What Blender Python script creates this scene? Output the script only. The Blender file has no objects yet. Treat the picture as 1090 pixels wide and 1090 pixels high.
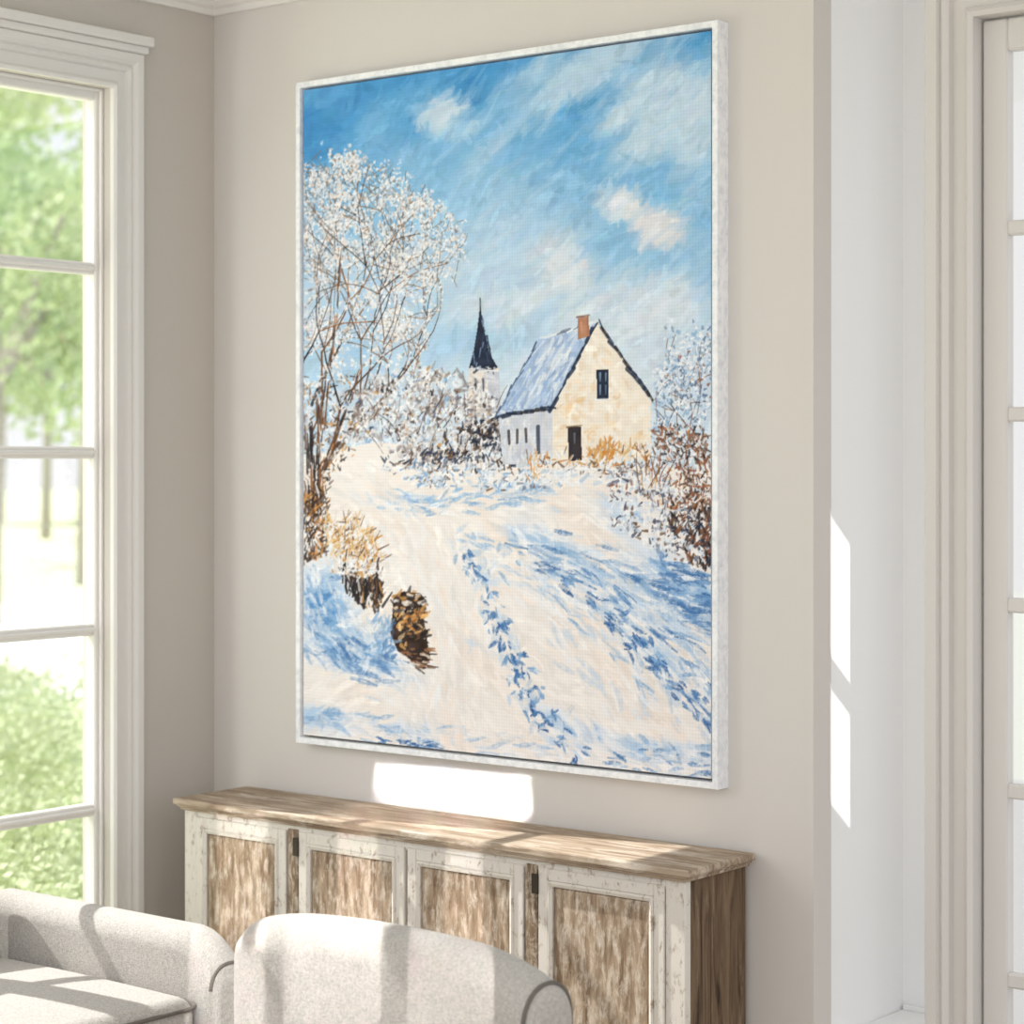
import bpy, bmesh, math, random
import numpy as np
from mathutils import Vector

random.seed(3)
scene = bpy.context.scene
COL = scene.collection
scene.view_settings.view_transform = 'Standard'

def lin(c):
    o = []
    for v in c:
        v = v/255.0
        o.append(v/12.92 if v <= 0.04045 else ((v+0.055)/1.055)**2.4)
    return (o[0], o[1], o[2], 1.0)

# ------------------------------------------------------------------ materials
def base_mat(name, color, rough=0.6, bump=0.0, bscale=200.0, var=0.0, vscale=3.0, sheen=0.0, metallic=0.0):
    m = bpy.data.materials.new(name); m.use_nodes = True
    nt = m.node_tree; b = nt.nodes['Principled BSDF']
    b.inputs['Roughness'].default_value = rough
    b.inputs['Metallic'].default_value = metallic
    b.inputs['Specular IOR Level'].default_value = 0.3
    if sheen: b.inputs['Sheen Weight'].default_value = sheen
    tc = nt.nodes.new('ShaderNodeTexCoord')
    n = nt.nodes.new('ShaderNodeTexNoise'); n.inputs['Scale'].default_value = vscale; n.inputs['Detail'].default_value = 4
    nt.links.new(tc.outputs['Object'], n.inputs['Vector'])
    mix = nt.nodes.new('ShaderNodeMix'); mix.data_type = 'RGBA'
    c = lin(color)
    mix.inputs[6].default_value = tuple(max(0, x*(1-var)) for x in c[:3])+(1,)
    mix.inputs[7].default_value = tuple(min(1, x*(1+var)) for x in c[:3])+(1,)
    nt.links.new(n.outputs['Fac'], mix.inputs[0])
    nt.links.new(mix.outputs[2], b.inputs['Base Color'])
    if bump:
        n2 = nt.nodes.new('ShaderNodeTexNoise'); n2.inputs['Scale'].default_value = bscale
        nt.links.new(tc.outputs['Object'], n2.inputs['Vector'])
        bp = nt.nodes.new('ShaderNodeBump'); bp.inputs['Strength'].default_value = bump; bp.inputs['Distance'].default_value = 0.002
        nt.links.new(n2.outputs['Fac'], bp.inputs['Height']); nt.links.new(bp.outputs['Normal'], b.inputs['Normal'])
    return m

def fabric_mat(name, color):
    m = base_mat(name, color, 0.95, 0.0, 1, 0.03, 9, 0.1)
    nt = m.node_tree; b = nt.nodes['Principled BSDF']; tc = [n for n in nt.nodes if n.type == 'TEX_COORD'][0]
    mix = [n for n in nt.nodes if n.type == 'MIX'][0]
    fs = []
    for sc in ((110, 560, 560), (560, 110, 110), (300, 300, 300)):
        mp = nt.nodes.new('ShaderNodeMapping'); mp.inputs['Scale'].default_value = sc
        nt.links.new(tc.outputs['Object'], mp.inputs['Vector'])
        n = nt.nodes.new('ShaderNodeTexNoise'); n.inputs['Scale'].default_value = 1; n.inputs['Detail'].default_value = 1
        nt.links.new(mp.outputs['Vector'], n.inputs['Vector']); fs.append(n)
    a = nt.nodes.new('ShaderNodeMath'); a.operation = 'ADD'; nt.links.new(fs[0].outputs['Fac'], a.inputs[0]); nt.links.new(fs[1].outputs['Fac'], a.inputs[1])
    a2 = nt.nodes.new('ShaderNodeMath'); a2.operation = 'ADD'; nt.links.new(a.outputs[0], a2.inputs[0]); nt.links.new(fs[2].outputs['Fac'], a2.inputs[1])
    mr = nt.nodes.new('ShaderNodeMapRange'); mr.inputs[1].default_value = 1.1; mr.inputs[2].default_value = 1.9; mr.inputs[3].default_value = 0.70; mr.inputs[4].default_value = 1.18
    nt.links.new(a2.outputs[0], mr.inputs[0])
    vm = nt.nodes.new('ShaderNodeVectorMath'); vm.operation = 'SCALE'
    nt.links.new(mix.outputs[2], vm.inputs[0]); nt.links.new(mr.outputs[0], vm.inputs['Scale']); nt.links.new(vm.outputs[0], b.inputs['Base Color'])
    bp = nt.nodes.new('ShaderNodeBump'); bp.inputs['Strength'].default_value = 0.4; bp.inputs['Distance'].default_value = 0.001
    nt.links.new(a2.outputs[0], bp.inputs['Height']); nt.links.new(bp.outputs['Normal'], b.inputs['Normal'])
    return m

def wood_mat(name, dark, light, white, wmin, wmax, scale, chip=(6, 6, 6), rough=0.7, r0=0.33, r1p=0.66, dist=0.4):
    m = bpy.data.materials.new(name); m.use_nodes = True
    nt = m.node_tree; b = nt.nodes['Principled BSDF']; b.inputs['Roughness'].default_value = rough
    b.inputs['Specular IOR Level'].default_value = 0.25
    tc = nt.nodes.new('ShaderNodeTexCoord')
    def noise(sc, detail=8, rough_=0.65):
        mp = nt.nodes.new('ShaderNodeMapping'); mp.inputs['Scale'].default_value = sc
        nt.links.new(tc.outputs['Object'], mp.inputs['Vector'])
        n = nt.nodes.new('ShaderNodeTexNoise'); n.inputs['Scale'].default_value = 1.0
        n.inputs['Detail'].default_value = detail; n.inputs['Roughness'].default_value = rough_
        n.inputs['Distortion'].default_value = dist
        nt.links.new(mp.outputs['Vector'], n.inputs['Vector']); return n
    n1 = noise(scale); n2 = noise(chip, 10, 0.75)
    r1 = nt.nodes.new('ShaderNodeValToRGB'); r1.color_ramp.elements[0].position = r0; r1.color_ramp.elements[1].position = r1p
    r1.color_ramp.elements[0].color = lin(dark); r1.color_ramp.elements[1].color = lin(light)
    nt.links.new(n1.outputs['Fac'], r1.inputs['Fac'])
    r2 = nt.nodes.new('ShaderNodeValToRGB'); r2.color_ramp.elements[0].position = wmin; r2.color_ramp.elements[1].position = wmax
    add = nt.nodes.new('ShaderNodeMath'); add.operation = 'MULTIPLY_ADD'; add.inputs[1].default_value = 0.35
    nt.links.new(n1.outputs['Fac'], add.inputs[0])
    sub = nt.nodes.new('ShaderNodeMath'); sub.operation = 'SUBTRACT'; sub.inputs[1].default_value = 0.175
    nt.links.new(n2.outputs['Fac'], sub.inputs[0]); nt.links.new(sub.outputs[0], add.inputs[2])
    nt.links.new(add.outputs[0], r2.inputs['Fac'])
    mix = nt.nodes.new('ShaderNodeMix'); mix.data_type = 'RGBA'
    nt.links.new(r2.outputs['Color'], mix.inputs[0]); nt.links.new(r1.outputs['Color'], mix.inputs[6])
    mix.inputs[7].default_value = lin(white)
    nt.links.new(mix.outputs[2], b.inputs['Base Color'])
    bp = nt.nodes.new('ShaderNodeBump'); bp.inputs['Strength'].default_value = 0.4; bp.inputs['Distance'].default_value = 0.003
    nt.links.new(add.outputs[0], bp.inputs['Height']); nt.links.new(bp.outputs['Normal'], b.inputs['Normal'])
    return m

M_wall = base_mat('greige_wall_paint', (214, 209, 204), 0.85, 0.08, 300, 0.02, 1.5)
M_wall_left = base_mat('greige_wall_paint_shaded', (198, 191, 184), 0.85, 0.08, 300, 0.02, 1.5)  # darker copy of the greige wall: the left wall's shade put into its colour
M_white = base_mat('white_wall_paint', (247, 247, 247), 0.8, 0.05, 300, 0.01, 2)
M_trim = base_mat('warm_white_trim_paint', (214, 210, 206), 0.5, 0.0, 100, 0.01, 3)
M_trimw = base_mat('white_sash_paint', (226, 223, 219), 0.5, 0.0, 100, 0.01, 3)
M_ceil = base_mat('ceiling_paint', (235, 233, 230), 0.9, 0, 100, 0.01)
M_floor = wood_mat('oak_floor', (168, 156, 142), (186, 176, 162), (198, 190, 180), 0.55, 0.8, (1.5, 18, 1), (3, 12, 3))
M_fabric = fabric_mat('beige_linen', (186, 181, 175))
M_pipe = base_mat('grey_linen_piping', (110, 104, 98), 0.95, 0.3, 400, 0.05, 60)
M_leg = wood_mat('dark_leg_wood', (70, 52, 38), (96, 74, 54), (96, 74, 54), 0.9, 1.0, (30, 30, 4))
M_frame = wood_mat('white_washed_frame_wood', (218, 221, 226), (242, 243, 246), (248, 249, 251), 0.40, 0.62, (60, 60, 60), (22, 40, 22), 0.55)
M_gap = base_mat('grey_backing_board', (128, 131, 136), 0.9)
M_topw = wood_mat('weathered_top_wood', (128, 107, 87), (190, 172, 151), (218, 207, 193), 0.50, 0.68, (3.5, 46, 24), (4, 24, 10), dist=0.9)
M_panel = wood_mat('worn_brown_panel_wood', (116, 94, 73), (190, 168, 143), (216, 204, 189), 0.48, 0.66, (62, 20, 10), (52, 20, 20), dist=0.25)
M_wash = wood_mat('chipped_cream_paint_wood', (142, 122, 102), (194, 178, 160), (222, 216, 207), 0.33, 0.46, (50, 24, 18), (56, 34, 30), dist=0.25)
M_side = wood_mat('weathered_side_wood', (54, 41, 31), (128, 106, 84), (162, 143, 121), 0.57, 0.76, (26, 34, 3.4), (20, 40, 7), r0=0.36, r1p=0.62, dist=0.9)
M_post = wood_mat('bare_post_wood', (92, 72, 54), (160, 139, 115), (204, 192, 176), 0.46, 0.62, (50, 24, 9), (40, 24, 20))
M_metal = base_mat('dark_iron', (70, 62, 54), 0.5, metallic=0.6)
M_ground = base_mat('pale_lawn', (204, 214, 178), 0.95, 0, 1, 0.08, 0.25)
M_road = base_mat('pale_driveway', (235, 234, 230), 0.9, 0, 1, 0.04, 0.5)
M_leaf = base_mat('green_leaves', (186, 203, 152), 0.8, 0, 1, 0.22, 1.2)
M_leaf2 = base_mat('pale_green_leaves', (202, 213, 174), 0.8, 0, 1, 0.22, 2.5)
M_bark = base_mat('tree_bark', (172, 166, 156), 0.9, 0.4, 12, 0.2, 8)

def glass_mat():
    m = bpy.data.materials.new('window_glass'); m.use_nodes = True
    nt = m.node_tree; nt.nodes.clear()
    o = nt.nodes.new('ShaderNodeOutputMaterial'); t = nt.nodes.new('ShaderNodeBsdfTransparent'); g = nt.nodes.new('ShaderNodeBsdfGlossy')
    g.inputs['Roughness'].default_value = 0.02
    mx = nt.nodes.new('ShaderNodeMixShader'); mx.inputs[0].default_value = 0.08
    nt.links.new(t.outputs[0], mx.inputs[1]); nt.links.new(g.outputs[0], mx.inputs[2]); nt.links.new(mx.outputs[0], o.inputs[0])
    return m
M_glass = glass_mat()

# ------------------------------------------------------------------ mesh helpers
ORG = {}
def link(o, parent=None):
    COL.objects.link(o)
    if parent is not None: o.parent = parent
    return o
def empty(name, loc, label, category, group=None):
    e = bpy.data.objects.new(name, None); e.location = loc; e.empty_display_size = 0.1
    e['label'] = label; e['category'] = category
    if group: e['group'] = group
    link(e); ORG[e.name] = Vector(loc); return e
def org_of(parent):
    while parent is not None and parent.parent is not None: parent = parent.parent
    return ORG.get(parent.name, Vector((0, 0, 0))) if parent is not None else Vector((0, 0, 0))
def from_bm(name, bm, mat, parent=None, smooth=False, own_origin=False):
    bmesh.ops.recalc_face_normals(bm, faces=bm.faces)
    org = org_of(parent)
    loc = Vector((0, 0, 0))
    if parent is None and own_origin:
        xs = [v.co.x for v in bm.verts]; ys = [v.co.y for v in bm.verts]; zs = [v.co.z for v in bm.verts]
        org = Vector(((min(xs)+max(xs))/2, (min(ys)+max(ys))/2, min(zs))); loc = org
    for v in bm.verts: v.co -= org
    me = bpy.data.meshes.new(name); bm.to_mesh(me); bm.free()
    me.materials.append(mat)
    if smooth:
        for p in me.polygons: p.use_smooth = True
    o = bpy.data.objects.new(name, me); o.location = loc
    link(o, parent)
    if parent is None: ORG[o.name] = org.copy() if own_origin else Vector((0, 0, 0))
    if smooth:
        md = o.modifiers.new('wn', 'WEIGHTED_NORMAL'); md.keep_sharp = True
    return o
def add_box(bm, x0, x1, y0, y1, z0, z1, bevel=0.0, seg=2):
    t = bmesh.new()
    bmesh.ops.create_cube(t, size=1.0)
    for v in t.verts:
        v.co = Vector(((x0+x1)/2+v.co.x*(x1-x0), (y0+y1)/2+v.co.y*(y1-y0), (z0+z1)/2+v.co.z*(z1-z0)))
    if bevel: bmesh.ops.bevel(t, geom=list(t.edges), offset=bevel, segments=seg, profile=0.5, affect='EDGES')
    me = bpy.data.meshes.new('t'); t.to_mesh(me); t.free(); bm.from_mesh(me); bpy.data.meshes.remove(me)
def boxes(name, lst, mat, parent=None, bevel=0.0, seg=2, smooth=False):
    bm = bmesh.new()
    for b in lst: add_box(bm, *b, bevel=bevel, seg=seg)
    return from_bm(name, bm, mat, parent, smooth)
def structure(o): o['kind'] = 'structure'; return o
def sweep(bm, prof, a0, a1, b0, b1, mp, closed=True):
    cs = [(-1, -1), (-1, 1), (1, 1), (1, -1)]
    rings = []
    for sa, sb in cs:
        r = []
        for d, h in prof:
            a = a0-d if sa < 0 else a1+d
            if sb < 0: b = b0-d if closed else b0
            else: b = b1+d
            r.append(bm.verts.new(mp(a, b, h)))
        rings.append(r)
    n = len(prof)
    for i in range(4 if closed else 3):
        A = rings[i]; B = rings[(i+1) % 4]
        for j in range(n):
            k = (j+1) % n
            bm.faces.new((A[j], A[k], B[k], B[j]))
    if not closed:
        bm.faces.new(rings[0]); bm.faces.new(rings[3])
def tube(bm, pts, r, closed=False, n=8):
    rings = []; L = len(pts)
    for i, p in enumerate(pts):
        p = Vector(p)
        a = Vector(pts[i-1]) if (i > 0 or closed) else p
        b = Vector(pts[(i+1) % L]) if (i < L-1 or closed) else p
        d = (b-a).normalized()
        up = Vector((0, 0, 1)) if abs(d.z) < 0.9 else Vector((1, 0, 0))
        if i > 0:
            up = prev_u
        s = d.cross(up).normalized(); u2 = s.cross(d).normalized(); prev_u = u2
        rr = r[i] if isinstance(r, (list, tuple)) else r
        rings.append([bm.verts.new(p+s*math.cos(2*math.pi*k/n)*rr+u2*math.sin(2*math.pi*k/n)*rr) for k in range(n)])
    for i in range(L if closed else L-1):
        A = rings[i]; B = rings[(i+1) % L]
        for k in range(n):
            bm.faces.new((A[k], A[(k+1) % n], B[(k+1) % n], B[k]))
    if not closed:
        bm.faces.new(rings[0]); bm.faces.new(rings[-1])

# ------------------------------------------------------------------ room constants
XL = -4.407; YB = 4.20; XE = -2.497; ZC = 3.08; CAMZ = 1.735

structure(boxes('wall_back', [(XL-0.2, XE, YB, YB+0.077, 0, ZC)], M_wall, bevel=0.0))
WY0, WY1, WZ0, WZ1 = 2.00, 3.826, 0.10, 2.715
XO = XL-0.11
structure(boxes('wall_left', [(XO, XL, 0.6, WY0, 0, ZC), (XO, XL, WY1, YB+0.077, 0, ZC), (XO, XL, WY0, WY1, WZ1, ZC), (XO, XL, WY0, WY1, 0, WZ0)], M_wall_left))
structure(boxes('floor', [(XL-0.15, 1.6, -1.6, 4.9, -0.06, 0)], M_floor))
structure(boxes('ceiling', [(XL-0.15, -1.2, 1.2, 4.9, ZC, ZC+0.06)], M_ceil))
structure(boxes('wall_niche', [(XE-0.25, XE-0.006, YB+0.078, 4.64, 0, ZC), (XE-0.006, -2.24, 4.622, 4.72, 0, ZC)], M_white))
structure(boxes('trim_niche_ledge', [(XE-0.005, -2.24, YB+0.08, 4.621, 0.36, 0.435), (-2.497, -2.24, 4.609, 4.6215, 0.435, 0.447)], M_white, bevel=0.002))

def crown():
    prof = [(0, ZC-0.119), (0.012, ZC-0.119), (0.016, ZC-0.104), (0.026, ZC-0.098), (0.03, ZC-0.085), (0.05, ZC-0.06), (0.072, ZC-0.04), (0.082, ZC-0.034), (0.086, ZC-0.02), (0.1, ZC-0.014), (0.1, ZC), (0, ZC)]
    bm = bmesh.new(); rings = []
    for st in range(3):
        r = []
        for d, z in prof:
            if st == 0: p = (XL+d, 0.6, z)
            elif st == 1: p = (XL+d, YB-d, z)
            else: p = (XE, YB-d, z)
            r.append(bm.verts.new(p))
        rings.append(r)
    n = len(prof)
    for i in range(2):
        for j in range(n):
            k = (j+1) % n
            bm.faces.new((rings[i][j], rings[i][k], rings[i+1][k], rings[i+1][j]))
    bm.faces.new(rings[0]); bm.faces.new(rings[2])
    structure(from_bm('trim_crown', bm, M_trimw))
crown()
structure(boxes('baseboard_back', [(XL, XE, YB-0.016, YB, 0, 0.14)], M_trim, bevel=0.003))
structure(boxes('baseboard_left', [(XL, XL+0.016, 3.95, YB-0.016, 0, 0.14)], M_trim, bevel=0.003))

cas_prof = [(0.0, 0), (0.0, 0.014), (0.008, 0.019), (0.014, 0.014), (0.017, 0.006), (0.046, 0.004), (0.050, 0.012), (0.058, 0.017), (0.065, 0.013), (0.068, 0.019), (0.077, 0.025), (0.095, 0.025), (0.100, 0.020), (0.100, 0)]
bm = bmesh.new()
sweep(bm, cas_prof, WY0, WY1, 0.0, WZ1, lambda a, b, h: (XL+h, a, b), closed=False)
structure(from_bm('trim_window_casing', bm, M_trimw))
structure(boxes('trim_window_header', [(XL, XL+0.032, WY0-0.108, WY1+0.108, 2.814, 2.834), (XL, XL+0.042, WY0-0.12, WY1+0.119, 2.834, 2.860)], M_trimw, bevel=0.004))
def window():
    x0, x1 = XL-0.075, XL-0.035
    w0, w1, z0, z1 = WY0, WY1, WZ0, WZ1
    st = 0.022
    bm = bmesh.new()
    L = [(x0, x1, w1-st, w1, z0, z1), (x0, x1, w0, w0+st, z0, z1), (x0, x1, w0+st, w1-st, z1-0.032, z1), (x0, x1, w0+st, w1-st, z0, z0+0.12)]
    ym = (w0+w1)/2
    L.append((x0, x1, ym-0.05, ym+0.05, z0+0.12, z1-0.032))
    for z in (2.24, 1.755, 1.289, 0.814, 0.345):
        L.append((x0+0.006, x1-0.004, w0+st, ym-0.05, z-0.016, z+0.016))
        L.append((x0+0.006, x1-0.004, ym+0.05, w1-st, z-0.016, z+0.016))
        L.append((x0-0.004, x1+0.004, ym+0.05, w1-st, z-0.006, z+0.006))
    for b in L: add_box(bm, *b, bevel=0.004, seg=1)
    add_box(bm, x1, x1+0.010, w1-0.010, w1, z0, z1, bevel=0.003)
    add_box(bm, x1, x1+0.010, w0, w1-0.010, z1-0.010, z1, bevel=0.003)
    o = structure(from_bm('window_1', bm, M_trimw))
    boxes('glass', [((x0+x1)/2-0.002, (x0+x1)/2+0.002, w0+0.015, w1-0.015, z0+0.11, z1-0.025)], M_glass, parent=o)
window()

# ------------------------------------------------------------------ right glazed door
DY = 4.35; DX0 = -2.176; DX1 = -1.30; DZ1 = 2.70
structure(boxes('wall_door', [(-2.285, DX0, DY, DY+0.10, 0, ZC), (DX1, DX1+0.9, DY, DY+0.10, 0, ZC), (DX0, DX1, DY, DY+0.10, DZ1, ZC)], M_trim))
bm = bmesh.new()
dprof = [(0.0, 0), (0.0, 0.018), (0.010, 0.026), (0.020, 0.018), (0.024, 0.005), (0.054, 0.003), (0.058, 0.018), (0.070, 0.026), (0.078, 0.020), (0.082, 0.032), (0.108, 0.032), (0.112, 0.026), (0.112, 0)]
sweep(bm, dprof, DX0, DX1, 0.0, DZ1, lambda a, b, h: (a, DY-h, b), closed=False)
structure(from_bm('trim_door_casing', bm, M_trim))
def door():
    y0, y1 = DY+0.02, DY+0.055
    bm = bmesh.new()
    L = [(DX0+0.004, DX0+0.062, y0, y1, 0.01, DZ1-0.005), (DX1-0.062, DX1-0.004, y0, y1, 0.01, DZ1-0.005),
         (DX0+0.062, DX1-0.062, y0, y1, DZ1-0.075, DZ1-0.005), (DX0+0.062, DX1-0.062, y0, y1, 0.01, 0.2)]
    for z in (2.24, 1.835, 1.42, 1.016, 0.605):
        L.append((DX0+0.060, DX1-0.060, y0+0.003, y1-0.005, z-0.016, z+0.016))
    L.append(((DX0+DX1)/2-0.014, (DX0+DX1)/2+0.014, y0+0.005, y1-0.005, 0.2, DZ1-0.075))
    for b in L: add_box(bm, *b, bevel=0.004, seg=1)
    o = structure(from_bm('door_1', bm, M_trim))
    boxes('glass', [(DX0+0.055, DX1-0.055, y0+0.015, y0+0.019, 0.19, DZ1-0.07)], M_glass, parent=o)
door()

# ------------------------------------------------------------------ painting artwork (computed vertex colours)
def paint(W, H):
    rng = np.random.default_rng(11)
    img = np.zeros((H, W, 3))
    xs = (np.arange(W)+.5)/W; ys = (np.arange(H)+.5)/H
    kk = xs*429/3117.0
    U = np.repeat(((325+2363*kk)/(1-kk))[None], H, 0)
    yt = 96-62*(U-325)/429; yb = 781+48*(U-325)/429
    V = yt+ys[:, None]*(yb-yt)
    def P(u, v):
        s = (u-325)*3117.0/(429*(u+2363.0))
        a = 96-62*(u-325)/429.; b = 781+48*(u-325)/429.
        return s*W, (v-a)/(b-a)*H
    def C(*c): return np.array(c, float)/255
    def vn(cell, sx=1.0, sy=1.0, ang=0.0):
        ca, sa = math.cos(ang), math.sin(ang)
        X = ((U-325)*ca+(V)*sa)/(cell*sx)+50; Y = (-(U-325)*sa+(V)*ca)/(cell*sy)+50
        G = rng.random((256, 256))
        xi = np.floor(X).astype(int); yi = np.floor(Y).astype(int); fx = X-xi; fy = Y-yi
        fx = fx*fx*(3-2*fx); fy = fy*fy*(3-2*fy)
        g = lambda a, b: G[a % 256, b % 256]
        return (g(yi, xi)*(1-fx)+g(yi, xi+1)*fx)*(1-fy)+(g(yi+1, xi)*(1-fx)+g(yi+1, xi+1)*fx)*fy
    def fbm(cell, **k): return 0.5*vn(cell, **k)+0.28*vn(cell/2, **k)+0.14*vn(cell/4, **k)+0.08*vn(cell/8, **k)
    BR = rng.random(128)
    def S(u0, v0, u1, v1, w, col, alpha=0.9, bristle=0.4, taper=0.5):
        x0, y0 = P(u0, v0); x1, y1 = P(u1, v1); w = w*1.35
        dx, dy = x1-x0, y1-y0; L = math.hypot(dx, dy)
        if L < 0.5: dx, L = 0.5, 0.5
        pad = w/2+1.5
        xa = max(0, int(min(x0, x1)-pad)); xb = min(W, int(max(x0, x1)+pad)+1)
        ya = max(0, int(min(y0, y1)-pad)); yb_ = min(H, int(max(y0, y1)+pad)+1)
        if xb <= xa or yb_ <= ya: return
        gx = np.arange(xa, xb)[None]+.5; gy = np.arange(ya, yb_)[:, None]+.5
        a = ((gx-x0)*dx+(gy-y0)*dy)/(L*L); c = ((gy-y0)*dx-(gx-x0)*dy)/L
        t = np.clip(a, 0, 1); d = np.sqrt(c*c+((a-t)*L)**2)
        m = np.clip(w/2*(1-taper*t)-d+.5, 0, 1)
        if w > 2.5:
            m = m*(1-bristle*BR[(c*1.3+rng.integers(0, 100)).astype(int) % 128])
        m = (m*alpha)[..., None]
        img[ya:yb_, xa:xb] = img[ya:yb_, xa:xb]*(1-m)+col*m
    def curve(u, v, ang, l, bend, w, col, alpha=.8, bristle=.8, n=5):
        for i in range(n):
            u2 = u+math.cos(ang)*l/n; v2 = v+math.sin(ang)*l/n
            ww = w*(1-.6*abs(i-(n-1)/2)/(n/2)); S(u, v, u2, v2, ww, col, alpha, bristle, .1)
            u, v = u2, v2; ang += bend/n
    def inpoly(poly, X, Y):
        r = np.zeros(np.shape(X), bool); n = len(poly)
        for i in range(n):
            x1, y1 = poly[i]; x2, y2 = poly[(i+1) % n]
            if y1 == y2: continue
            c = ((y1 > Y) != (y2 > Y)) & (X < (x2-x1)*(Y-y1)/(y2-y1)+x1)
            r ^= c
        return r
    def fill(poly, col, nz=0.05):
        m = inpoly(poly, U, V)
        n = (vn(7)-.5)*2*nz
        img[m] = np.clip(col[None]+n[m][:, None], 0, 1)
    def pick(cols, pr=None):
        if pr is None: pr = [1/len(cols)]*len(cols)
        c = cols[rng.choice(len(cols), p=pr)]
        return np.clip(c+rng.normal(0, 0.022), 0, 1)
    def scatter(poly, n, cols, pr, L=(4, 8), w=(1.5, 3), ang=90, sp=50, alpha=0.9, clump=None):
        pr = np.array(pr, float); pr /= pr.sum()
        xs_ = [p[0] for p in poly]; ys_ = [p[1] for p in poly]; k = 0; it = 0
        cl = None
        while k < n and it < n*10:
            it += 1
            if clump and cl is not None and rng.random() < .85:
                u = cl[0]+rng.normal(0, clump); v = cl[1]+rng.normal(0, clump)
            else:
                u = rng.uniform(min(xs_), max(xs_)); v = rng.uniform(min(ys_), max(ys_)); cl = (u, v)
            if not inpoly(poly, np.array(u), np.array(v)): continue
            a = math.radians(rng.normal(ang, sp)); l = rng.uniform(*L)
            S(u, v, u+math.cos(a)*l, v-math.sin(a)*l, rng.uniform(*w), pick(cols, pr), alpha); k += 1
    WH = C(240, 240, 244); PB = C(200, 214, 232); MB = C(130, 170, 213); DB = C(70, 118, 176); NV = C(34, 44, 66)
    CR = C(239, 233, 230); BRN = C(108, 78, 58); DK = C(44, 37, 38); OC = C(204, 150, 84); RD = C(140, 84, 60); OR = C(210, 138, 68)
    DB2 = C(50, 94, 154); PE = C(237, 223, 214)
    # ---- sky
    q = (V-50+(U-325)*0.22)/430
    stops = [(-.1, C(58, 130, 192)), (0.1, C(74, 148, 206)), (0.3, C(108, 171, 219)), (0.52, C(140, 189, 226)), (0.75, C(172, 204, 231)), (1.0, C(204, 219, 234)), (1.6, C(225, 230, 238))]
    q = q+(fbm(100, sx=1.7, sy=.6, ang=-.6)-.5)*.85
    sky = np.zeros_like(img)
    for ch in range(3): sky[..., ch] = np.interp(q, [s[0] for s in stops], [s[1][ch] for s in stops])
    nz = fbm(60, sx=2.4, sy=.45, ang=-.7); nz2 = fbm(24, sx=2.0, sy=.6, ang=-.65)
    for (cu, cv, ru, rv, an, am, cc) in [(474, 124, 40, 24, .25, 1.0, C(222, 230, 240)), (640, 70, 140, 26, -.5, .85, C(200, 219, 237)), (705, 115, 80, 50, -.5, .95, C(208, 223, 237)),
            (560, 85, 80, 20, -.6, .6, C(186, 211, 234)), (664, 219, 32, 17, .3, 1.1, C(236, 232, 235)), (698, 242, 38, 24, .3, 1.05, C(236, 227, 227)), (600, 285, 44, 32, .7, .95, C(228, 228, 233)), (556, 330, 80, 30, -.1, .75, C(214, 223, 235)),
            (735, 170, 34, 90, 0, .6, C(200, 218, 235)), (655, 320, 90, 44, 0, .8, C(218, 225, 235)), (420, 150, 40, 50, -.7, .55, C(150, 194, 229)), (720, 320, 50, 50, 0, .7, C(214, 224, 236)), (560, 230, 60, 50, .8, .5, C(170, 202, 230)), (530, 150, 70, 16, -.8, .55, C(170, 203, 231))]:
        X = (U-cu)*math.cos(an)+(V-cv)*math.sin(an); Y = -(U-cu)*math.sin(an)+(V-cv)*math.cos(an)
        g = np.exp(-((X/ru)**2+(Y/rv)**2))*am
        f = np.clip((g*(-.3+1.4*nz+1.5*nz2)-.26)*1.5, 0, .84)[..., None]
        sky = sky*(1-f)+cc*f
    img[:] = sky
    for i in range(4600):
        u = rng.uniform(325, 754); v = rng.uniform(30, 500)
        x, y = P(u, v)
        if not (0 <= x < W and 0 <= y < H): continue
        c = sky[int(y), int(x)]+rng.normal(0, .034)+rng.normal(0, .008, 3)
        a = math.radians(rng.normal(42, 30)); l = rng.uniform(7, 32)
        curve(u-math.cos(a)*l/2, v+math.sin(a)*l/2, -a, l, rng.normal(0, .6), rng.uniform(3.5, 11), np.clip(c, 0, 1), .55, .75, 3)
    for i in range(260):
        u = rng.uniform(460, 754); v = rng.uniform(40, 300)
        a = math.radians(rng.normal(42, 12)); l = rng.uniform(16, 50)
        S(u, v, u+math.cos(a)*l, v-math.sin(a)*l, rng.uniform(4, 10), pick([C(206, 222, 238), C(140, 186, 226), C(222, 230, 240)], [.4, .35, .25]), .2, .95)
    # ---- far hedges on horizon
    scatter([(325, 430), (420, 395), (470, 395), (535, 425), (535, 470), (325, 480)], 500, [PB, WH, MB, C(170, 172, 182)], [.4, .3, .15, .15], (4, 8), (3, 6), 80, 50)
    # ---- ground
    hz = np.interp(U, [325, 400, 470, 540, 600, 754], [486, 470, 476, 492, 494, 500])
    gm = V > hz
    g = np.zeros_like(img)+CR
    n2 = fbm(60, sx=1.5, sy=.5, ang=.45)
    n3 = fbm(40, sx=1.6, sy=.6, ang=.9)
    blob = np.zeros((H, W))
    for (cu, cv, ru, rv, an, am) in [(350, 640, 28, 60, 0, .85), (375, 700, 50, 30, .4, .8), (345, 760, 40, 16, .1, .7), (695, 596, 50, 20, .35, .8), (735, 640, 44, 30, .5, .85), (590, 578, 55, 10, .25, .55), (440, 532, 40, 8, .1, .8),
             (480, 524, 30, 6, 0, .5), (715, 715, 50, 12, .6, .6), (690, 795, 80, 12, .2, .5), (430, 775, 70, 8, .1, .5), (665, 540, 30, 16, .3, .6), (590, 770, 40, 14, .6, .35), (650, 630, 60, 12, .5, .6)]:
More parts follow.
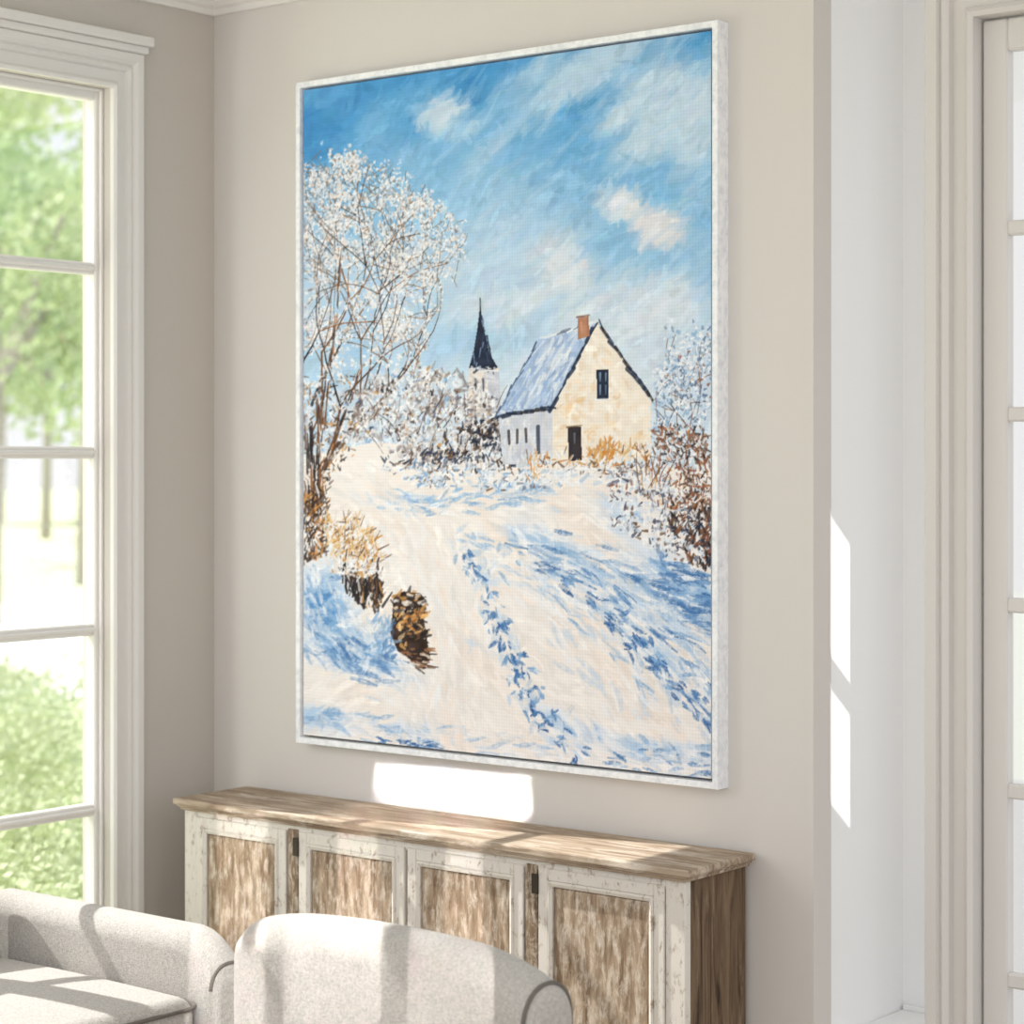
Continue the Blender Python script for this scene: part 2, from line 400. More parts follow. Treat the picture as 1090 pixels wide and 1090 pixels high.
        X = (U-cu)*math.cos(an)+(V-cv)*math.sin(an); Y = -(U-cu)*math.sin(an)+(V-cv)*math.cos(an)
        blob = np.maximum(blob, np.exp(-((X/ru)**2+(Y/rv)**2))*am)
    f = np.clip(blob*(.1+1.5*n2)+(n2-.6)*.6, 0, 1)
    for ch in range(3): g[..., ch] = np.interp(f, [0, .25, .5, .8, 1], [CR[ch], C(220, 226, 237)[ch], C(178, 203, 230)[ch], C(120, 166, 212)[ch], C(84, 138, 196)[ch]])
    pk = np.clip((n3-.5)*2.2, 0, .6)*(f < .2)
    g = g*(1-pk[..., None])+PE*pk[..., None]
    img[gm] = g[gm]
    for i in range(4200):
        u = rng.uniform(325, 754); v = rng.uniform(486, 828)
        x, y = P(u, v)
        if not (0 <= x < W and 0 <= y < H) or not gm[int(y), int(x)]: continue
        ff = f[int(y), int(x)]
        c = g[int(y), int(x)]+rng.normal(0, .028)
        if ff > .25 and rng.random() < .30: c = pick([WH, DB, PB, MB], [.45, .12, .25, .18])
        elif ff > .05 and rng.random() < .08: c = pick([PB, MB], [.85, .15])
        base = 32 if u > 520 else (-20 if u < 430 else 60)
        if v < 560: base = 8
        a = math.radians(base+rng.normal(0, 18)); l = rng.uniform(8, 32)
        curve(u-math.cos(a)*l/2, v-math.sin(a)*l/2, a, l, rng.normal(.2, .5), rng.uniform(3, 9), np.clip(c, 0, 1), .65, .9, 4)
    def track(pl, n, cols, jit, L, w, al=.85, gaps=0.0, sp=.2, bd=.3, fq=9):
        pl = [np.array(p, float) for p in pl]; ph = rng.uniform(0, 6)
        for i in range(n):
            k = rng.integers(0, len(pl)-1); t = rng.random(); p = pl[k]*(1-t)+pl[k+1]*t; d = pl[k+1]-pl[k]
            if gaps and math.sin((k+t)*fq+ph)*.5+.5 < gaps: continue
            a = math.atan2(d[1], d[0]); nrm = np.array([-math.sin(a), math.cos(a)])
            p = p+nrm*rng.normal(0, jit)
            curve(p[0], p[1], a+rng.normal(0, sp), rng.uniform(*L), rng.normal(0, bd), rng.uniform(*w), pick(cols), al, .9, 3)
    W1 = [DB, MB, DB2, C(94, 132, 180)]
    T1 = [(492, 588), (503, 606), (516, 632), (529, 664), (543, 698), (556, 736), (578, 774), (612, 808)]
    T1b = [(510, 600), (524, 636), (542, 672), (564, 716), (592, 770), (632, 812)]
    T2 = [(548, 592), (600, 618), (640, 650), (680, 688), (716, 728), (754, 770)]
    T2b = [(530, 578), (600, 596), (660, 638), (710, 686), (754, 732)]
    T2c = [(520, 596), (570, 622), (620, 664), (668, 712), (720, 770)]
    track([(560, 578), (640, 604), (700, 634), (754, 660)], 150, [MB, PB, WH, DB], 10, (12, 38), (3, 8), .65)
    track([(600, 600), (660, 650), (754, 725)], 150, [WH, PB, CR, C(160, 190, 222)], 18, (12, 38), (3, 10), .65)
    track([(540, 600), (600, 650), (650, 710), (700, 790)], 140, [WH, CR, PE, PB], 18, (12, 34), (4, 10), .6)
    track([(484, 562), (500, 590), (540, 600)], 40, [PB, MB, WH], 8, (6, 16), (3, 6), .5, 0, .8)
    track(T1, 90, [PB, C(180, 204, 230), WH], 7, (6, 16), (4, 8), .55, 0, .5)
    track(T1, 150, W1, 3.4, (3, 10), (2, 5), .85, .42, .7, .5, 13)
    track(T1[3:7], 60, [DB, DB2, MB], 5.5, (3, 11), (2, 5.5), .85, .3, .8, .5, 13)
    track(T1b, 90, [MB, PB, DB], 3.2, (3, 10), (1.8, 4.5), .8, .5, .7, .5, 15)
    track(T1, 60, [WH, CR], 5, (3, 9), (2, 4), .7, .3, .6)
    track(T2, 120, [PB, C(176, 202, 230), WH], 8, (12, 30), (4, 8), .55)
    track(T2, 150, W1, 4, (5, 18), (1.8, 5), .8, .38, .3, .4, 11)
    track(T2b, 120, [MB, DB, PB, WH], 5, (10, 26), (1.8, 5), .7, .35, .2)
    track(T2c, 70, [PB, MB, C(176, 202, 230)], 4, (8, 24), (1.6, 4), .6, .45, .25)
    track(T2[2:], 90, [DB2, DB, MB], 6, (5, 16), (2, 5.5), .85, .32, .4, .4, 12)
    track(T2, 70, [WH, CR], 6, (6, 18), (2, 5), .7, .3, .3)
    track([(690, 618), (754, 636)], 50, [DB, MB, C(60, 110, 170)], 12, (8, 26), (2.5, 6), .7)
    track([(640, 640), (754, 690)], 40, [DB, MB, PB], 3, (8, 24), (1.6, 4), .7, .3)
    track([(500, 572), (540, 584), (620, 600)], 50, [PB, MB, C(150, 184, 216)], 5, (8, 20), (1.6, 4.5), .55, .3)
    track([(330, 650), (370, 690), (420, 700)], 120, [MB, PB, WH, DB], 18, (8, 30), (3, 8), .6)
    track([(330, 600), (345, 660)], 60, [MB, PB, WH], 12, (6, 24), (3, 8), .6)
    track([(330, 760), (390, 770), (470, 790), (590, 800)], 110, [PB, MB, WH, CR], 9, (10, 26), (2, 6), .55)
    track([(400, 785), (470, 796)], 30, [DB, DB2], 2, (5, 12), (1.5, 3), .8)
    track([(640, 800), (700, 812), (754, 815)], 70, [MB, PB, DB, WH], 9, (8, 20), (2, 5), .6)
    track([(395, 525), (450, 538), (520, 528), (580, 520)], 110, [C(150, 186, 220), MB, PB, WH], 6, (8, 20), (2, 5), .75)
    track([(380, 500), (420, 545), (450, 600), (472, 680), (470, 780)], 200, [CR, WH, PE, C(228, 224, 224)], 20, (12, 32), (5, 11), .5)
    # ---- steeple
    fill([(499, 392), (531, 392), (533, 440), (498, 440)], C(232, 222, 214), .05)
    fill([(518, 394), (531, 394), (533, 440), (521, 440)], C(194, 198, 212), .05)
    for i in range(30): S(500+rng.uniform(0, 32), 396+rng.uniform(0, 40), 500+rng.uniform(0, 32), 396+rng.uniform(0, 40), 2.4, pick([WH, C(214, 206, 206), C(180, 184, 200)], [.4, .3, .3]), .5)
    S(506, 404, 507, 414, 3, C(110, 112, 128)); S(514, 404, 515, 416, 3, C(70, 74, 92))
    fill([(499, 392), (504, 374), (508, 350), (511, 324), (515, 350), (520, 374), (530, 392)], NV, .05)
    S(511, 318, 512, 345, 1.6, NV)
    for i in range(26):
        t = rng.random(); hw_ = 1+t*12; u = 512+rng.uniform(-hw_, hw_); v = 328+t*62
        S(u, v, u+rng.uniform(-2, 3), v+rng.uniform(4, 12), rng.uniform(1.5, 3), pick([NV, C(60, 74, 104), C(126, 146, 180), DK], [.4, .25, .2, .15]), .85)
    for i in range(12): S(496+rng.uniform(0, 36), 393+rng.normal(0, 2), 500+rng.uniform(0, 34), 394+rng.normal(0, 2), 2.4, pick([WH, NV, PB], [.5, .2, .3]))
    # ---- left tree
    segs = []
    def branch(u, v, a, l, w, dep):
        pts = [(u, v)]; aa = a; bend = rng.normal(0, .3)
        for i in range(4):
            aa += bend/4+rng.normal(0, .1); u += math.cos(aa)*l/4; v -= math.sin(aa)*l/4; pts.append((u, v))
        c = pick([BRN, C(86, 64, 52), C(150, 100, 60), DK], [.35, .25, .12, .28])
        if dep < 3: c = pick([C(140, 118, 102), C(112, 90, 78), C(180, 170, 166)], [.4, .35, .25])
        segs.append((pts, w, c, dep))
        if dep == 0: return
        for k in range(3 if (rng.random() < .5) else 2):
            da = rng.normal(0, .16)+(k-0.6)*rng.uniform(.3, .75)
            branch(u, v, aa+da, l*rng.uniform(.58, .9), max(w*rng.uniform(.5, .7), .8), dep-1)
    for (bu, bv, an, l) in [(334, 545, 84, 82), (338, 520, 74, 92), (343, 505, 62, 88), (348, 490, 50, 78), (331, 500, 97, 90), (340, 470, 70, 96), (334, 430, 68, 84), (352, 480, 40, 56)]:
        branch(bu, bv, math.radians(an), l, 4.0, 6)
    OUT = [(315, 190), (340, 160), (372, 152), (400, 172), (425, 170), (455, 195), (478, 225), (502, 236), (500, 262), (478, 300), (470, 330), (455, 370), (440, 400), (400, 480), (315, 560)]
    def okc(u, v): return inpoly(OUT, np.array(u), np.array(v))
    FR = [WH, C(228, 232, 240), PB, C(224, 210, 204), C(150, 126, 110), C(240, 230, 224)]
    FP = [.36, .2, .16, .12, .05, .11]
    CAN = [(325, 190), (345, 165), (385, 160), (440, 190), (494, 240), (470, 300), (450, 370), (400, 450), (325, 480)]
    scatter(CAN, 520, [C(206, 214, 228), C(196, 204, 220), C(214, 206, 206), C(178, 196, 220)], [.3, .25, .2, .25], (2, 6), (3, 8), 60, 80, .38, 8)
    def drawseg(s, k=1.0, al=.9):
        p = s[0]
        for i in range(4): S(p[i][0], p[i][1], p[i+1][0], p[i+1][1], max(.8, s[1]*k*(1-.09*i)), s[2], al, .2, .08)
    for s in segs:
        e = s[0][-1]
        if s[3] >= 2 and okc(*e): drawseg(s)
        elif s[3] < 2 and okc(*e) and rng.random() < .6: drawseg(s, 1, .75)
    for s in segs:
        e = s[0][-1]
        if s[3] <= 3 and okc(*e) and rng.random() < .85:
            nn = rng.integers(1, 8); sg = rng.uniform(1.0, 3.0)
            for j in range(nn):
                p = s[0][rng.integers(1, 5)]; u = p[0]+rng.normal(0, sg); v = p[1]+rng.normal(0, sg)
                a = rng.uniform(0, 6.28); l = rng.uniform(.3, 2.6)
                S(u, v, u+math.cos(a)*l, v-math.sin(a)*l, rng.uniform(1.1, 3.4), pick(FR, FP), rng.uniform(.7, .95), .15)
    scatter([(325, 300), (370, 250), (440, 300), (430, 380), (380, 450), (325, 470)], 520, FR, FP, (1, 3), (1.2, 3.8), 60, 80, .88, 4)
    for s in segs:
        e = s[0][-1]
        if s[3] >= 4 and okc(*e) and rng.random() < .7: drawseg(s, .8)
        elif s[3] in (2, 3) and okc(*e) and rng.random() < .26: drawseg(s, .9, .8)
    scatter(CAN, 460, FR, FP, (.5, 3), (1.2, 4), 60, 80, .9, 3.5)
    scatter([(325, 400), (380, 400), (390, 470), (350, 520), (325, 520)], 280, [BRN, DK, C(150, 128, 112), WH, OC], [.28, .2, .14, .3, .08], (2, 7), (1.4, 2.8), 80, 50, .85)
    for (a_, b_, c_, d_, w_) in [(338, 565, 342, 470, 9), (342, 470, 352, 400, 5.5), (334, 565, 330, 440, 8), (345, 500, 372, 430, 5.5), (372, 430, 388, 385, 3.4), (352, 400, 360, 330, 3.4), (343, 520, 340, 420, 4), (360, 330, 366, 250, 2.2)]:
        for j in range(18):
            t = rng.uniform(0, .8); o_ = rng.normal(0, w_*.3); t2 = t+.2
            S(a_+(c_-a_)*t+o_, b_+(d_-b_)*t, a_+(c_-a_)*t2+o_, b_+(d_-b_)*t2, w_*.4, pick([C(166, 106, 60), BRN, C(220, 208, 200), DK], [.24, .24, .10, .42]), .92)
    # ---- mid bushes
    MBP = [(360, 470), (385, 420), (420, 392), (450, 388), (490, 400), (520, 415), (535, 445), (530, 500), (440, 500), (400, 468)]
    scatter(MBP, 350, [C(150, 140, 140), C(120, 104, 98), C(190, 188, 194), C(90, 90, 110)], [.35, .2, .3, .15], (4, 10), (3, 5), 75, 40, .7, 8)
    for i in range(50):
        u = rng.uniform(390, 530); v = rng.uniform(440, 492); a = math.radians(rng.normal(85, 30)); curve(u, v, -a, rng.uniform(15, 42), rng.normal(0, .5), 1.3, pick([BRN, DK, C(130, 110, 100)], [.4, .3, .3]), .75)
    scatter(MBP, 1300, [WH, PB, C(212, 204, 202), BRN, DK, C(160, 142, 130), OC], [.44, .17, .17, .05, .05, .10, .02], (.5, 4), (1.3, 3.8), 75, 60, .9, 5)
    scatter([(440, 478), (500, 450), (545, 440), (560, 500), (470, 506)], 320, [DK, NV, BRN, C(206, 196, 194), WH], [.30, .26, .16, .08, .20], (2, 7), (1.8, 4), 70, 45, .9, 6)
    scatter([(400, 488), (460, 478), (530, 490), (520, 500), (430, 500)], 90, [NV, C(60, 72, 100), BRN, WH], [.3, .3, .2, .2], (2, 8), (1.5, 3.5), 60, 45, .85, 6)
    scatter([(405, 495), (470, 490), (540, 498), (600, 505), (600, 520), (520, 522), (440, 518)], 380, [PB, MB, WH, C(120, 130, 150), BRN], [.28, .17, .37, .12, .06], (2, 7), (1.5, 3.5), 30, 60, .9, 6)
    # ---- house
    fill([(530, 440), (590, 430), (590, 494), (535, 494)], C(208, 212, 224), .05)
    for i in range(80): u = rng.uniform(534, 586); v = rng.uniform(444, 490); S(u, v, u+rng.uniform(-4, 4), v+rng.uniform(3, 10), 3, pick([C(220, 222, 230), C(188, 194, 212), WH, C(226, 216, 206)], [.35, .3, .2, .15]), .6)
    for (wu, wv, wh_, ww_) in [(541, 459, 13, 3.2), (550, 458, 13, 3.2), (559, 457, 13, 3.2), (572, 455, 26, 5.0)]:
        S(wu, wv, wu+rng.uniform(0, 1), wv+wh_, ww_, pick([DK, NV], [.5, .5]), .85, .3, .1); S(wu+2.6, wv, wu+2.6, wv+wh_, 1, WH, .6)
    fill([(633, 344), (691, 424), (691, 490), (587, 494), (587, 434)], C(238, 228, 216), .02)
    for i in range(300):
        u = rng.uniform(592, 686); v = rng.uniform(364, 488)
        if v < 357+abs(u-633)*1.48: continue
        low = (v-395)/90
        c = pick([C(244, 236, 226), C(238, 226, 212), C(248, 242, 236), C(234, 210, 184)], [.32, .28, .22, .18]) if rng.random() > low*.5 else pick([C(236, 214, 184), C(226, 190, 144), C(242, 230, 214)], [.4, .22, .38])
        curve(u, v, rng.uniform(0, 6.28), rng.uniform(5, 14), rng.normal(0, .8), rng.uniform(3, 7), c, .6, .7, 3)
    fill([(633, 344), (622, 352), (572, 362), (527, 443), (588, 434)], C(172, 194, 226), .05)
    for i in range(200):
        t = rng.random(); s = rng.random()
        a0 = np.array([574, 362])*(1-t)+np.array([630, 346])*t; a1 = np.array([530, 440])*(1-t)+np.array([587, 431])*t
        p = a0*(1-s)+a1*s; d = (a1-a0)/np.linalg.norm(a1-a0); l = rng.uniform(6, 20)
        jx = rng.normal(0, 3)
        S(p[0], p[1], p[0]+d[0]*min(l, (1-s)*80)+jx, p[1]+d[1]*min(l, (1-s)*80), rng.uniform(1.5, 5), pick([C(146, 174, 214), C(194, 210, 232), C(234, 237, 242), C(122, 150, 196), C(176, 184, 204)], [.26, .22, .34, .1, .08]), .75, .8)
    def rough(u0, v0, u1, v1, w, cols, n=10):
        for i in range(n):
            t = i/n; t2 = t+1.4/n; S(u0+(u1-u0)*t+rng.normal(0, 1.1), v0+(v1-v0)*t+rng.normal(0, 1.1), u0+(u1-u0)*t2, v0+(v1-v0)*t2, w*rng.uniform(.4, 1.4), pick(cols), .92, .3, 0)
    rough(528, 443, 588, 435, 3.4, [NV, NV, DK]); rough(572, 363, 528, 442, 1.4, [C(70, 86, 120)])
    rough(634, 343, 586, 434, 3.0, [NV, NV, C(60, 70, 96)]); rough(634, 343, 691, 425, 3.4, [NV, NV, DK], 12)
    rough(574, 361, 632, 343, 2.4, [C(226, 230, 238), C(120, 130, 150)])
    fill([(614, 339), (625, 337), (626, 358), (614, 362)], C(180, 128, 100), .06); S(613, 338, 626, 336, 2.4, C(110, 78, 66), .9); S(624, 340, 624, 356, 2, C(140, 96, 76), .7)
    S(617, 344, 618, 354, 3, C(206, 160, 132), .7); S(613, 336, 622, 335, 1.8, WH, .7)
    fill([(633, 394), (646, 394), (646, 425), (634, 425)], NV, .03)
    S(637, 398, 637, 406, 2.6, C(150, 170, 196)); S(643, 398, 643, 406, 2, C(150, 170, 196)); S(637, 411, 637, 420, 2.6, C(140, 160, 186)); S(643, 411, 643, 420, 2, C(140, 160, 186)); S(632, 426, 648, 425, 1.8, WH)
    fill([(603, 455), (617, 454), (618, 490), (604, 491)], C(52, 46, 52), .03); S(610, 462, 610, 472, 2.6, C(140, 150, 165), .7); S(602, 455, 618, 453, 1.6, C(120, 90, 60))
    scatter([(560, 486), (600, 482), (612, 490), (640, 474), (690, 476), (690, 500), (560, 512)], 320, [OC, OR, C(222, 186, 134), BRN, WH, C(190, 130, 80), PB], [.20, .10, .13, .12, .26, .08, .11], (3, 10), (1.3, 3), 88, 36, .9, 5)
    scatter([(618, 486), (650, 466), (656, 490)], 40, [OC, OR, C(222, 170, 100)], [.4, .3, .3], (3, 9), (1.3, 2.8), 88, 30)
    scatter([(590, 500), (700, 494), (680, 508), (590, 510)], 40, [NV, BRN], [.5, .5], (3, 8), (1.3, 2.6), 60, 30, .8)
    scatter([(570, 500), (700, 494), (700, 514), (570, 520)], 150, [WH, CR, PB], [.5, .3, .2], (4, 10), (2, 5), 10, 30)
    # ---- right bushes / tree
    segs.clear()
    for (bu, bv, an, l) in [(742, 560, 92, 60), (738, 540, 104, 52), (732, 530, 98, 48), (748, 500, 98, 60), (745, 580, 80, 60)]:
        branch(bu, bv, math.radians(an), l, 3.0, 5)
    lim = lambda u, v: u > np.interp(v, [340, 380, 440, 500], [712, 700, 692, 688]) and v > 345
    for s in segs:
        if s[3] >= 1 and lim(*s[0][-1]):
            drawseg((s[0], s[1]*.6, pick([C(110, 84, 74), RD, C(96, 100, 124), DK], [.3, .2, .35, .15]), s[3]), 1, .8)
    for s in segs:
        e = s[0][-1]
        if s[3] <= 2 and lim(*e):
            up = e[1] < 455
            for j in range(rng.integers(1, 6)):
                u = e[0]+rng.normal(0, 4); v = e[1]+rng.normal(0, 4); a = rng.uniform(0, 6.28)
                S(u, v, u+math.cos(a)*2, v+math.sin(a)*2, rng.uniform(1.3, 3.4), pick([WH, PB, C(150, 184, 216), C(112, 140, 176), RD], [.38, .28, .2, .1, .04]) if up else pick([WH, RD, PB, OC, BRN], [.40, .16, .2, .05, .19]), .85)
    scatter([(698, 400), (712, 375), (735, 355), (754, 350), (754, 470), (695, 460)], 420, [WH, PB, C(150, 184, 216), C(96, 120, 156)], [.35, .3, .22, .13], (1, 4), (1.4, 3.4), 80, 60, .9, 6)
    scatter([(692, 455), (754, 450), (754, 560), (700, 545)], 600, [RD, BRN, C(160, 106, 74), DK, WH, PB, OR], [.19, .19, .12, .15, .22, .11, .02], (2, 8), (1.3, 3), 95, 45, .9, 6)
    scatter([(645, 505), (670, 490), (700, 495), (740, 560), (754, 610), (700, 590), (650, 560)], 700, [WH, PB, C(140, 150, 172), BRN, RD, C(66, 72, 98)], [.40, .22, .12, .09, .05, .12], (1, 6), (1.3, 3.6), 80, 55, .9, 6)
    for i in range(14):
        u = rng.uniform(672, 712); curve(u, 505+rng.uniform(0, 20), -math.pi/2+rng.normal(0, .25), rng.uniform(18, 38), rng.normal(0, .5), 1.3, pick([RD, OC, BRN], [.3, .2, .5]), .8)
    scatter([(706, 550), (754, 540), (754, 612), (735, 606)], 190, [DK, BRN, RD, NV, WH], [.36, .2, .12, .18, .14], (3, 9), (1.6, 3.6), 80, 35, .9, 6)
    # ---- grasses left
    scatter([(325, 520), (350, 520), (350, 590), (325, 600)], 220, [BRN, DK, OC, WH, OR], [.32, .34, .11, .15, .08], (4, 12), (1.5, 3.4), 80, 35)
    scatter([(345, 555), (380, 550), (398, 570), (410, 600), (350, 600)], 400, [OC, C(226, 190, 130), C(222, 210, 202), WH, BRN], [.20, .2, .22, .25, .13], (4, 14), (1.2, 2.8), 75, 45, .9, 7)
    scatter([(358, 600), (405, 606), (410, 650), (398, 655), (372, 632)], 260, [DK, C(30, 28, 32), BRN, OC, WH], [.42, .28, .1, .06, .14], (6, 18), (1.6, 3.8), 88, 18, .9, 6)
    scatter([(352, 592), (405, 600), (410, 616), (352, 610)], 130, [WH, C(230, 218, 208), OC], [.65, .25, .1], (2, 7), (1.8, 4), 80, 50)
    # ---- stump
    fill([(420, 634), (430, 629), (448, 630), (455, 640), (452, 660), (456, 684), (459, 700), (452, 712), (438, 706), (424, 692), (416, 672), (419, 650)], C(60, 44, 38), .08)
    scatter([(421, 650), (452, 650), (454, 690), (428, 688)], 110, [C(206, 138, 72), C(230, 178, 112), C(236, 206, 160), BRN, DK, C(30, 24, 24)], [.22, .2, .1, .18, .18, .12], (2, 10), (2, 5.5), 20, 40, .9, 4)
    scatter([(418, 634), (440, 628), (454, 640), (450, 650), (420, 650)], 70, [DK, C(232, 226, 222), OC, C(96, 90, 90)], [.4, .3, .15, .15], (2, 8), (2, 4.5), 10, 30)
    scatter([(426, 690), (459, 688), (456, 712), (440, 712)], 45, [DK, C(224, 206, 190), C(150, 104, 70)], [.45, .3, .25], (4, 12), (1.5, 3.2), -12, 18)
    scatter([(415, 690), (430, 695), (448, 716), (430, 716)], 30, [CR, WH], [.5, .5], (4, 10), (2, 4), -30, 20, .8)
    scatter([(395, 660), (416, 660), (420, 700), (400, 690)], 60, [MB, PB, C(150, 184, 216), DB], [.35, .3, .2, .15], (4, 12), (2, 5), 60, 30, .7)
    return np.clip(img, 0, 1)

PX0, PX1, PZ0, PZ1 = -4.050, -2.721, 0.988, 2.734
painting = empty('framed_painting', ((PX0+PX1)/2, YB-0.001, PZ0), 'large white-framed canvas painting of a snowy village lane', 'painting')
def make_canvas():
    W, H = 640, 850
    img = paint(W, H)
    x0, x1, z0, z1 = PX0+0.021, PX1-0.023, PZ0+0.022, PZ1-0.021
    lum = img.mean(2)
    org = ORG['framed_painting']
    X = np.linspace(x0, x1, W)[None].repeat(H, 0)-org.x
    Z = np.linspace(z1, z0, H)[:, None].repeat(W, 1)-org.z
    Y = np.full((H, W), 4.164-org.y)-(lum-.5)*0.0012
    co = np.stack([X, Y, Z], -1).reshape(-1, 3).astype(np.float32)
    idx = np.arange(W*H).reshape(H, W)
    q = np.stack([idx[1:, :-1], idx[1:, 1:], idx[:-1, 1:], idx[:-1, :-1]], -1).reshape(-1, 4)
    me = bpy.data.meshes.new('canvas')
    yb = 4.192-org.y
    cor = np.array([[x0-org.x, yb, z1-org.z], [x1-org.x, yb, z1-org.z], [x1-org.x, yb, z0-org.z], [x0-org.x, yb, z0-org.z]], np.float32)
    co = np.vstack([co, cor]); n0 = W*H
    c00, c10, c11, c01 = idx[0, 0], idx[0, -1], idx[-1, -1], idx[-1, 0]
    ex = np.array([[c00, c10, n0+1, n0], [c10, c11, n0+2, n0+1], [c11, c01, n0+3, n0+2], [c01, c00, n0, n0+3], [n0, n0+1, n0+2, n0+3]])
    q = np.vstack([q, ex]).astype(np.int32)
    me.vertices.add(len(co)); me.vertices.foreach_set('co', co.ravel())
    me.loops.add(q.size); me.loops.foreach_set('vertex_index', q.ravel())
    me.polygons.add(len(q)); me.polygons.foreach_set('loop_start', np.arange(0, q.size, 4, dtype=np.int32))
    try: me.polygons.foreach_set('loop_total', np.full(len(q), 4, dtype=np.int32))
    except Exception: pass
    me.update(calc_edges=True)
    l = np.where(img <= .04045, img/12.92, ((img+.055)/1.055)**2.4).reshape(-1, 3)
    rgba = np.ones((len(co), 4), np.float32); rgba[:n0, :3] = l; rgba[n0:, :3] = .8
    at = me.color_attributes.new('paint', 'FLOAT_COLOR', 'POINT'); at.data.foreach_set('color', rgba.ravel())
    m = bpy.data.materials.new('painted_canvas'); m.use_nodes = True; nt = m.node_tree; b = nt.nodes['Principled BSDF']
    b.inputs['Roughness'].default_value = 0.75; b.inputs['Specular IOR Level'].default_value = 0.2
    a = nt.nodes.new('ShaderNodeAttribute'); a.attribute_name = 'paint'
    tc = nt.nodes.new('ShaderNodeTexCoord')
    waves = []
    for ax in ('X', 'Z'):
        w = nt.nodes.new('ShaderNodeTexWave'); w.wave_type = 'BANDS'; w.bands_direction = ax; w.inputs['Scale'].default_value = 38; w.inputs['Distortion'].default_value = 0.0
        nt.links.new(tc.outputs['Object'], w.inputs['Vector']); waves.append(w)
    mu = nt.nodes.new('ShaderNodeMath'); mu.operation = 'MULTIPLY'
    nt.links.new(waves[0].outputs['Fac'], mu.inputs[0]); nt.links.new(waves[1].outputs['Fac'], mu.inputs[1])
    mr = nt.nodes.new('ShaderNodeMapRange'); mr.inputs[3].default_value = 1.02; mr.inputs[4].default_value = 0.92
    nt.links.new(mu.outputs[0], mr.inputs[0])
    vm = nt.nodes.new('ShaderNodeVectorMath'); vm.operation = 'SCALE'
    nt.links.new(a.outputs['Color'], vm.inputs[0]); nt.links.new(mr.outputs[0], vm.inputs['Scale'])
    nt.links.new(vm.outputs[0], b.inputs['Base Color'])
    me.materials.append(m)
    o = bpy.data.objects.new('canvas', me); link(o, painting)
    o['label'] = 'stretched canvas with snowy lane, house and steeple'
make_canvas()
bm = bmesh.new()
sweep(bm, [(0.0, 0), (0.0, 0.044), (-0.001, 0.045), (-0.014, 0.045), (-0.015, 0.044), (-0.015, 0.006), (-0.015, 0)], PX0, PX1, PZ0, PZ1, lambda a, b, h: (a, YB-h, b))
from_bm('frame', bm, M_frame, painting)
boxes('backing_board', [(PX0+0.015, PX1-0.015, 4.193, 4.1995, PZ0+0.015, PZ1-0.015)], M_gap, painting)

# ------------------------------------------------------------------ sideboard
SX0, SX1, SY0, SY1, SZ = -4.262, -2.638, 3.912, 4.185, 0.85
sb = empty('sideboard', ((SX0+SX1)/2, (SY0+SY1)/2, 0), 'weathered whitewashed wooden sideboard with four panelled doors', 'sideboard')
boxes('tabletop', [(SX0, SX1, SY0, SY1, SZ-0.016, SZ), (SX0+0.008, SX1-0.008, SY0+0.007, SY1-0.001, SZ-0.022, SZ-0.015), (SX0+0.013, SX1-0.013, SY0+0.013, SY1-0.002, SZ-0.030, SZ-0.021)], M_topw, sb, bevel=0.003, seg=2)
BX0, BX1, BY0, BY1 = -4.240, -2.660, 3.935, 4.18
bz0, bz1 = 0.10, SZ-0.030
boxes('body', [(BX0+0.02, BX1-0.001, BY0+0.022, BY1, bz0, bz1)], M_side, sb, bevel=0.002)
FL = [(BX0, -4.195, BY0, BY0+0.022, bz0, bz1), (-2.712, BX1, BY0, BY0+0.022, bz0, bz1), (-4.195, -2.712, BY0+0.002, BY0+0.022, bz1-0.022, bz1), (-4.195, -2.712, BY0+0.002, BY0+0.022, bz0, bz0+0.05), (-3.468, -3.462, BY0+0.004, BY0+0.022, bz0, bz1)]
boxes('face_frame', FL, M_wash, sb, bevel=0.002, seg=1)
boxes('side_panel', [(BX0, BX0+0.02, BY0+0.022, BY1, bz0, bz1)], M_wash, sb, bevel=0.002, seg=1)
for (a, b) in [(-3.862, -3.826), (-3.102, -3.066)]:
    p = boxes('post', [(a, b, BY0-0.002, BY0+0.022, bz0, bz1-0.010)], M_post, sb, bevel=0.003)
    p['label'] = 'bare brown wood post between doors'
    for z in (0.745, 0.2):
        boxes('hinge', [(b-0.012, b+0.006, BY0-0.009, BY0-0.002, z, z+0.045)], M_metal, sb, bevel=0.001, seg=1)
dz0, dz1 = bz0+0.045, bz1-0.014
for (a, b) in [(-4.194, -3.866), (-3.822, -3.470), (-3.460, -3.106), (-3.062, -2.714)]:
    fw = 0.028
    y0 = BY0-0.004
    d = boxes('door', [(a, a+fw, y0, BY0+0.016, dz0, dz1), (b-fw, b, y0, BY0+0.016, dz0, dz1), (a+fw, b-fw, y0, BY0+0.016, dz1-fw, dz1), (a+fw, b-fw, y0, BY0+0.016, dz0, dz0+fw)], M_wash, sb, bevel=0.002, seg=1)
    bm = bmesh.new()
    add_box(bm, a+fw-0.002, b-fw+0.002, BY0+0.006, BY0+0.014, dz0+fw-0.002, dz1-fw+0.002)
    add_box(bm, a+fw+0.014, b-fw-0.014, BY0+0.000, BY0+0.010, dz0+fw+0.014, dz1-fw-0.014, bevel=0.005, seg=2)
    pn = from_bm('door_panel', bm, M_panel, d); pn['label'] = 'worn brown raised door panel'
    bm = bmesh.new()
    sweep(bm, [(0, 0), (0, 0.004), (-0.004, 0.008), (-0.012, 0.003), (-0.012, -0.01), (0, -0.01)], a+fw, b-fw, dz0+fw, dz1-fw, lambda p, q, h: (p, BY0-h, q))
    from_bm('moulding', bm, M_wash, d)
